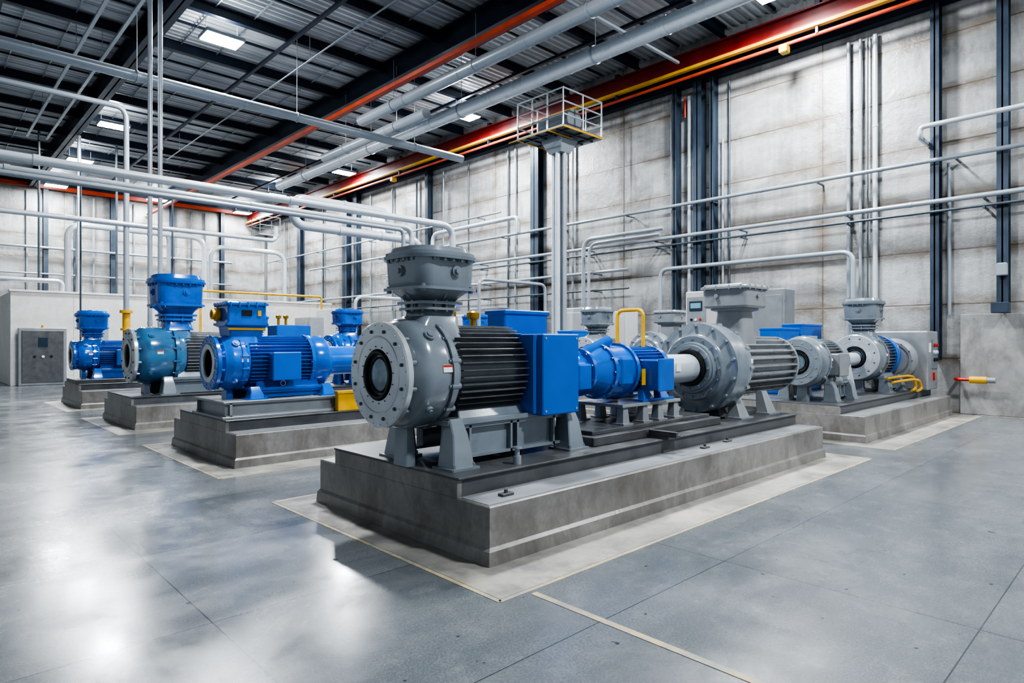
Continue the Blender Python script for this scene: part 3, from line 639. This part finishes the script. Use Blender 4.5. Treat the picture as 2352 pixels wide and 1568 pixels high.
for dx in (-.25,0,.25):
    B().cyl((dx,-.28,1.05),(dx,-.25,1.05),.045,seg=12).part('switch','white' if dx==0 else 'black',e)
B().cyl((0,-.12,2.1),(0,-.12,2.2),.04,seg=12).part('beacon','yellow',e)
for dx,z in ((5.2,2.6),(7.6,2.6),(10,2.6)):
    B().box(dx,dx+.5,28.72,28.88,1.3,z,.01).top('junction_box','greypipe','grey junction box on the low wall','junction box','junction boxes')
B().tube([(9,28.5,0),(9,28.5,3.75),(14.5,28.5,3.75),(14.5,28.5,0)],.05).top('guard_rail','yellow','yellow tubular guard rail','rail')

# ------------------------------------------------------------------ pipes
def pipe(path,r,mat='whitepipe',label='long straight galvanised pipe',name='pipe',rings=0,hang=None,group='service pipes',fil=None):
    e=thing(name,label,'pipe',path[0],1,group); o=Vector(path[0])
    P=[Vector(p)-o for p in path]
    B().tube(P,r,fil).part('tube',mat,e)
    if rings:
        for a,c in zip(P,P[1:]):
            L=(c-a).length; n=int(L/rings); d=(c-a).normalized()
            for i in range(1,n+1):
                q=a+d*(L*i/(n+1)); B().cyl(q-d*.03,q+d*.03,r*1.15 if r<.1 else r*1.04,seg=16).part('pipe_joint',mat,e)
    if hang:
        a,c=(P[0],P[1]); n=hang
        for i in range(n):
            q=a+(c-a)*((i+.5)/n); B().cyl(q,(q.x,q.y,10.18-o.z),.009,seg=6).cyl(q-(c-a).normalized()*.02,q+(c-a).normalized()*.02,r*1.12,seg=16).part('hanger','greypipe',e)
    return e
WP='large white insulated overhead pipe hung from the roof'
pipe([(12.0,2,8.5),(12.0,27.5,8.5)],.20,rings=3,hang=5,label=WP)
pipe([(10.75,3,8.8),(10.75,18.4,8.8)],.17,mat='greypipe',rings=3,hang=4,label=WP)
pipe([(11.05,15.2,8.3),(11.05,21.5,8.3)],.16,mat='greypipe',rings=3,hang=2,label=WP)
pipe([(-2,17.05,7.9),(13.9,17.05,7.9)],.125,mat='greypipe',rings=4,hang=4,label='grey overhead pipe crossing beneath the roof')
pipe([(-2,9.2,3.72),(7.28,9.2,3.72),(7.28,9.2,1.62)],.058,rings=4,label='white horizontal pipe above the pumps',fil=.25)
pipe([(-2,9.45,3.62),(6.55,9.45,3.62),(6.55,9.45,3.2),(6.9,9.45,3.2),(6.9,9.45,1.5)],.05,rings=4,label='white horizontal pipe above the pumps',fil=.2)
pipe([(-2,9.2,3.52),(6.2,9.2,3.52),(6.2,9.2,1.48)],.035,mat='greypipe',label='slim grey horizontal pipe above the pumps')
pipe([(7.2,11.2,3.85),(7.2,11.2,4.25),(5.15,11.2,4.25),(5.15,11.2,3.75),(7.95,11.2,3.75),(7.95,11.2,0)],.085,fil=.25,rings=1.2,label='white looped pipe with rounded elbows')
pipe([(-2,20.9,4.98),(9.0,20.9,4.98),(9.0,20.9,5.45)],.07,rings=4,label='slim white horizontal pipe',fil=.25)
pipe([(4.73,31,0),(4.73,31,6.37),(9.97,31,6.37),(9.97,31,0)],.12,fil=.6,rings=3,label='white pipe portal with rounded corners')
pipe([(5.4,33,0),(5.4,33,6.9),(9.0,33,6.9),(9.0,33,0)],.09,fil=.6,mat='greypipe',label='grey pipe portal with rounded corners')
pipe([(10.4,31.5,0),(10.4,31.5,6.1),(14.0,31.5,6.1),(14.0,31.5,0)],.11,fil=.6,label='white pipe portal with rounded corners')
pipe([(4.95,30,0),(4.95,30,9.75)],.07,rings=3,label='tall vertical white riser pipe')
pipe([(6.3,30.3,0),(6.3,30.3,9.75)],.04,mat='darkpipe',rings=3,label='tall slim dark riser pipe')
pipe([(3.7,30.3,0),(3.7,30.3,9.75)],.04,mat='darkpipe',rings=3,label='tall slim dark riser pipe')
pipe([(4.03,16.2,0),(4.03,16.2,10.1)],.05,rings=2.5,label='tall vertical white riser pipe')
pipe([(4.24,16.2,0),(4.24,16.2,10.1)],.05,rings=2.5,label='tall vertical white riser pipe')
pipe([(-2,20.95,8.35),(4.6,20.95,8.35),(4.6,20.95,2.5)],.075,mat='greypipe',fil=.35,label='grey pipe turning down to a valve')
B().cyl((4.6,20.95,0.0),(4.6,20.95,2.5),.09,seg=18).lathe([(0,0),(0,.15),(.06,.15),(.06,.1),(.5,.1),(.5,.17),(.58,.17),(.58,0)],(4.6,20.95,1.92),(0,0,1),20).top('valve_column','yellow','yellow valve column beneath a pipe','valve')
pipe([(-2,29.05,3.86),(4.25,29.05,3.86),(4.25,29.05,3.48)],.09,fil=.2,label='white low pipe with elbow on the partition')
pipe([(15.5,20.9,0),(15.5,20.9,5.97),(15.5,15.9,5.97),(15.5,15.9,5.4)],.08,fil=.4,label='white pipe with rounded elbow near the wall')
# thin service pipes between the rows
pipe([(9.9,11.5,0),(9.9,11.5,3.1),(12.2,11.5,3.1),(12.2,11.5,0)],.04,mat='greypipe',fil=.2,label='slim grey pipe loop beside blue cabinets')
pipe([(9.4,16.4,0),(9.4,16.4,2.9),(12.6,16.4,2.9),(12.6,16.4,0)],.05,fil=.25,label='slim white pipe loop between machine rows')
pipe([(10.0,6.9,0),(10.0,6.9,2.2),(10.0,7.5,2.2),(10.0,7.5,0)],.035,mat='yellow',fil=.15,label='slim yellow pipe hoop between machine rows')
WPL='long galvanised conduit clipped along the concrete wall'
def wpipe(y0,y1,z,r,x=16.75,mat='greypipe'):
    e=pipe([(x,y0,z),(x,y1,z)],r,mat,WPL,rings=3,group='wall conduits',name='wall_pipe')
    n=int((y1-y0)/3)+1
    for i in range(n):
        yy=(y1-y0)*(i+.5)/n; B().box(-.03,17.0-x,yy-.02,yy+.02,-r-.02,-r+.01).part('bracket','darkpipe',e)
wpipe(-4,34,5.65,.05,x=16.6,mat='greypipe'); wpipe(-4,26,4.72,.055,x=16.6,mat='greypipe'); wpipe(-4,26,4.50,.03,x=16.6,mat='darkpipe')
wpipe(18,40,6.6,.04,x=16.6); wpipe(12,40,3.9,.05,x=16.6); wpipe(12,40,3.3,.03,x=16.6,mat='darkpipe')
pipe([(16.62,5.4,0),(16.62,5.4,3.79),(16.62,10.85,3.79),(16.62,10.85,0)],.06,fil=.3,mat='greypipe',label='grey wall pipe with rounded elbows')
pipe([(16.4,13.7,0),(16.4,13.7,5.0),(16.4,10.6,5.0)],.065,fil=.4,mat='greypipe',label='grey wall pipe with rounded elbow')
pipe([(16.2,13.3,0),(16.2,13.3,4.8),(16.2,10.6,4.8)],.05,fil=.4,mat='greypipe',label='grey wall pipe with rounded elbow')
pipe([(16.98,3.9,6.1),(16.2,3.9,6.1),(16.2,3.9,6.33),(16.2,-4,6.33)],.055,mat='whitepipe',label='white pipe bracketed off the wall')
for (y,z0,z1,r,m_) in ((5.6,.6,9.0,.045,'greypipe'),(5.33,.6,9.0,.035,'greypipe'),(5.17,.6,9.0,.02,'darkpipe'),(5.0,2.4,9.0,.055,'whitepipe'),(3.5,2.2,5.6,.04,'greypipe'),(10.0,.6,8.9,.08,'whitepipe'),(10.17,8.3,8.9,.03,'redpipe'),(9.9,.6,8.9,.03,'greypipe'),(8.95,2,7.4,.035,'greypipe'),(8.75,2,9.1,.03,'darkpipe'),(10.62,1,9,.03,'greypipe'),
    (17.5,2,9,.035,'greypipe'),(17.9,2,9,.035,'darkpipe'),(15.0,2,9,.03,'darkpipe'),(14.6,2,9,.04,'greypipe'),(12.4,4.2,8.9,.015,'darkpipe'),(26,1,9,.05,'greypipe'),(24,1,9,.04,'darkpipe'),(22,1,9,.04,'greypipe'),(20.3,1,9,.03,'darkpipe'),(28,1,9,.04,'greypipe'),(33,1,9,.05,'darkpipe'),(38,1,9,.05,'greypipe')):
    pipe([(16.9,y,z0),(16.9,y,min(z1,9.0))],r,m_,'vertical conduit fixed to the concrete wall',rings=2.2,group='vertical wall conduits',name='wall_pipe')
def column(x,y,z0,z1,w=.26,d=.3,ax='x'):
    b=B(); t=.03
    if ax=='x':
        b.box(x-d,x,y-t/2,y+t/2,z0,z1); b.box(x-d,x-d+t,y-w/2,y+w/2,z0,z1); b.box(x-t,x,y-w/2,y+w/2,z0,z1)
    else:
        b.box(x-t/2,x+t/2,y-d,y,z0,z1); b.box(x-w/2,x+w/2,y-d,y-d+t,z0,z1); b.box(x-w/2,x+w/2,y-t,y,z0,z1)
    b.top('wall_column','column','slate blue steel column fixed to the concrete wall','column','steel wall columns')
for (y,z0,w) in ((3.74,1.2,.17),(2.52,2.2,.2),(9.66,0,.26),(10.42,0,.14),(9.2,0,.12),(16.3,0,.40),(29.2,0,.3),(30.3,0,.5),(35.7,0,.4),(23.0,0,.2),(-3.5,0,.4)):
    column(17.0,y,z0,9.2,w)
for x in (14.5,11.6,8.5,5.4): column(x,42.0,0,9.9,.22,.3,'y')
for x in (4.6,6.7,7.6,9.6,10.4,12.7,13.5): pipe([(x,41.9,0),(x,41.9,9.6)],.05,'darkpipe' if int(x*10)%2 else 'greypipe','vertical conduit on the far wall',group='far wall conduits',name='wall_pipe')
pipe([(-2,41.6,6.6),(15,41.6,6.6)],.07,'greypipe','horizontal conduit on the far wall',group='far wall conduits',name='wall_pipe')
pipe([(-2,41.6,5.2),(15,41.6,5.2)],.05,'greypipe','horizontal conduit on the far wall',group='far wall conduits',name='wall_pipe')
B().box(16.45,16.70,2.38,2.68,2.2,2.42,.01).top('junction_box','column','small dark junction box at a column foot','junction box')
B().box(16.55,16.70,2.42,2.6,2.98,3.25,.02).top('junction_box','greypipe','small grey junction box on a steel column','junction box')
for (x,y,z1) in ((3.6,21.6,6.5),(6.0,21.6,6.2)):
    B().cyl((x,y,0),(x,y,z1),.025,seg=8).top('support_post','darkpipe','thin dark steel pipe support post','post','slender posts')

# ------------------------------------------------------------------ raised service platform
e=thing('service_platform','grey railed service platform on clustered posts with yellow edge','platform',(14.5,13.06,0))
zf=7.8
for (px,py,r_,m_) in ((-.14,-.05,.075,'whitepipe'),(.02,-.18,.07,'greypipe'),(.03,.04,.10,'greypipe'),(-.03,.22,.06,'whitepipe'),(.18,.05,.06,'greypipe')):
    B().cyl((px,py,0),(px,py,zf),r_,seg=16).part('post',m_,e)
B().box(-.85,.85,-.95,.95,zf,zf+.05).part('deck','wire',e,'grey grated deck')
b=B(); b.loft([(zf-.45,0,0,.22,.26,.02),(zf-.1,0,0,.38,.42,.02),(zf,0,0,.38,.42,.02)]); b.part('deck_support','greypipe',e)
for py in (-.95,.95): B().box(-.9,.9,py-.015,py+.015,zf-.03,zf+.02).part('edge_frame','yellow',e,'yellow steel edge')
for px in (-.9,.9): B().box(px-.015,px+.015,-.95,.95,zf-.03,zf+.03).part('edge_frame','whitepipe',e)
b=B()
for py in (-.6,-.2,.2,.6): b.box(-.85,.85,py-.02,py+.02,zf-.05,zf)
for px in (-.6,0,.6): b.box(px-.02,px+.02,-.93,.93,zf-.05,zf)
b.part('joist','darkpipe',e)
B().box(-1.12,-1.09,-1.1,1.1,zf-.12,zf-.09).box(-1.1,.0,-.51,-.49,zf-.10,zf-.07).part('outrigger','yellow',e,'yellow steel outrigger bars')
b=B()
for z in (.35,.72,1.1):
    for py in (-.93,.93): b.cyl((-.88,py,zf+z),(.88,py,zf+z),.024,seg=8)
    for px in (-.88,.88): b.cyl((px,-.93,zf+z),(px,.93,zf+z),.024,seg=8)
for px in (-.88,0,.88):
    for py in (-.93,-.31,.31,.93):
        if px!=0 or abs(py)>.9: b.cyl((px,py,zf+.04),(px,py,zf+1.12),.024,seg=8)
b.part('guard_rail','whitepipe',e,'pale grey tubular guard rail')
B().cyl((0,-.6,zf+.45),(0,.6,zf+.45),.33,seg=24).box(-.2,.2,-.3,.3,zf+.05,zf+.2).part('tank','greypipe',e,'grey horizontal tank')
e=thing('service_platform','small railed platform near the far corner','platform',(14.9,36,0))
B().box(-.6,.6,-.6,.6,7.6,7.66).cyl((0,0,0),(0,0,7.6),.08,seg=12).part('deck','wire',e)
b=B()
for z in (.5,1.0):
    for q in (-.58,.58): b.cyl((-.58,q,7.66+z),(.58,q,7.66+z),.02,seg=6); b.cyl((q,-.58,7.66+z),(q,.58,7.66+z),.02,seg=6)
for px in (-.58,.58):
    for py in (-.58,.58): b.cyl((px,py,7.66),(px,py,8.66),.02,seg=6)
b.part('guard_rail','darkpipe',e)

# ------------------------------------------------------------------ world, camera
w=bpy.data.worlds.new('world'); scene.world=w; w.use_nodes=True
bg=w.node_tree.nodes['Background']; bg.inputs[0].default_value=(.80,.90,1,1); bg.inputs[1].default_value=.37
cam=bpy.data.cameras.new('camera'); co=bpy.data.objects.new('camera',cam); scene.collection.objects.link(co)
cam.sensor_width=36; cam.lens=36*1456/2352; cam.clip_end=200
co.location=(0,0,1.6)
fwd=Vector((.6909,.7230,0)); co.rotation_euler=fwd.to_track_quat('-Z','Y').to_euler()
scene.camera=co
scene.view_settings.view_transform='AgX'
try: scene.view_settings.look='AgX - High Contrast'
except Exception: pass
scene.view_settings.exposure=0.42
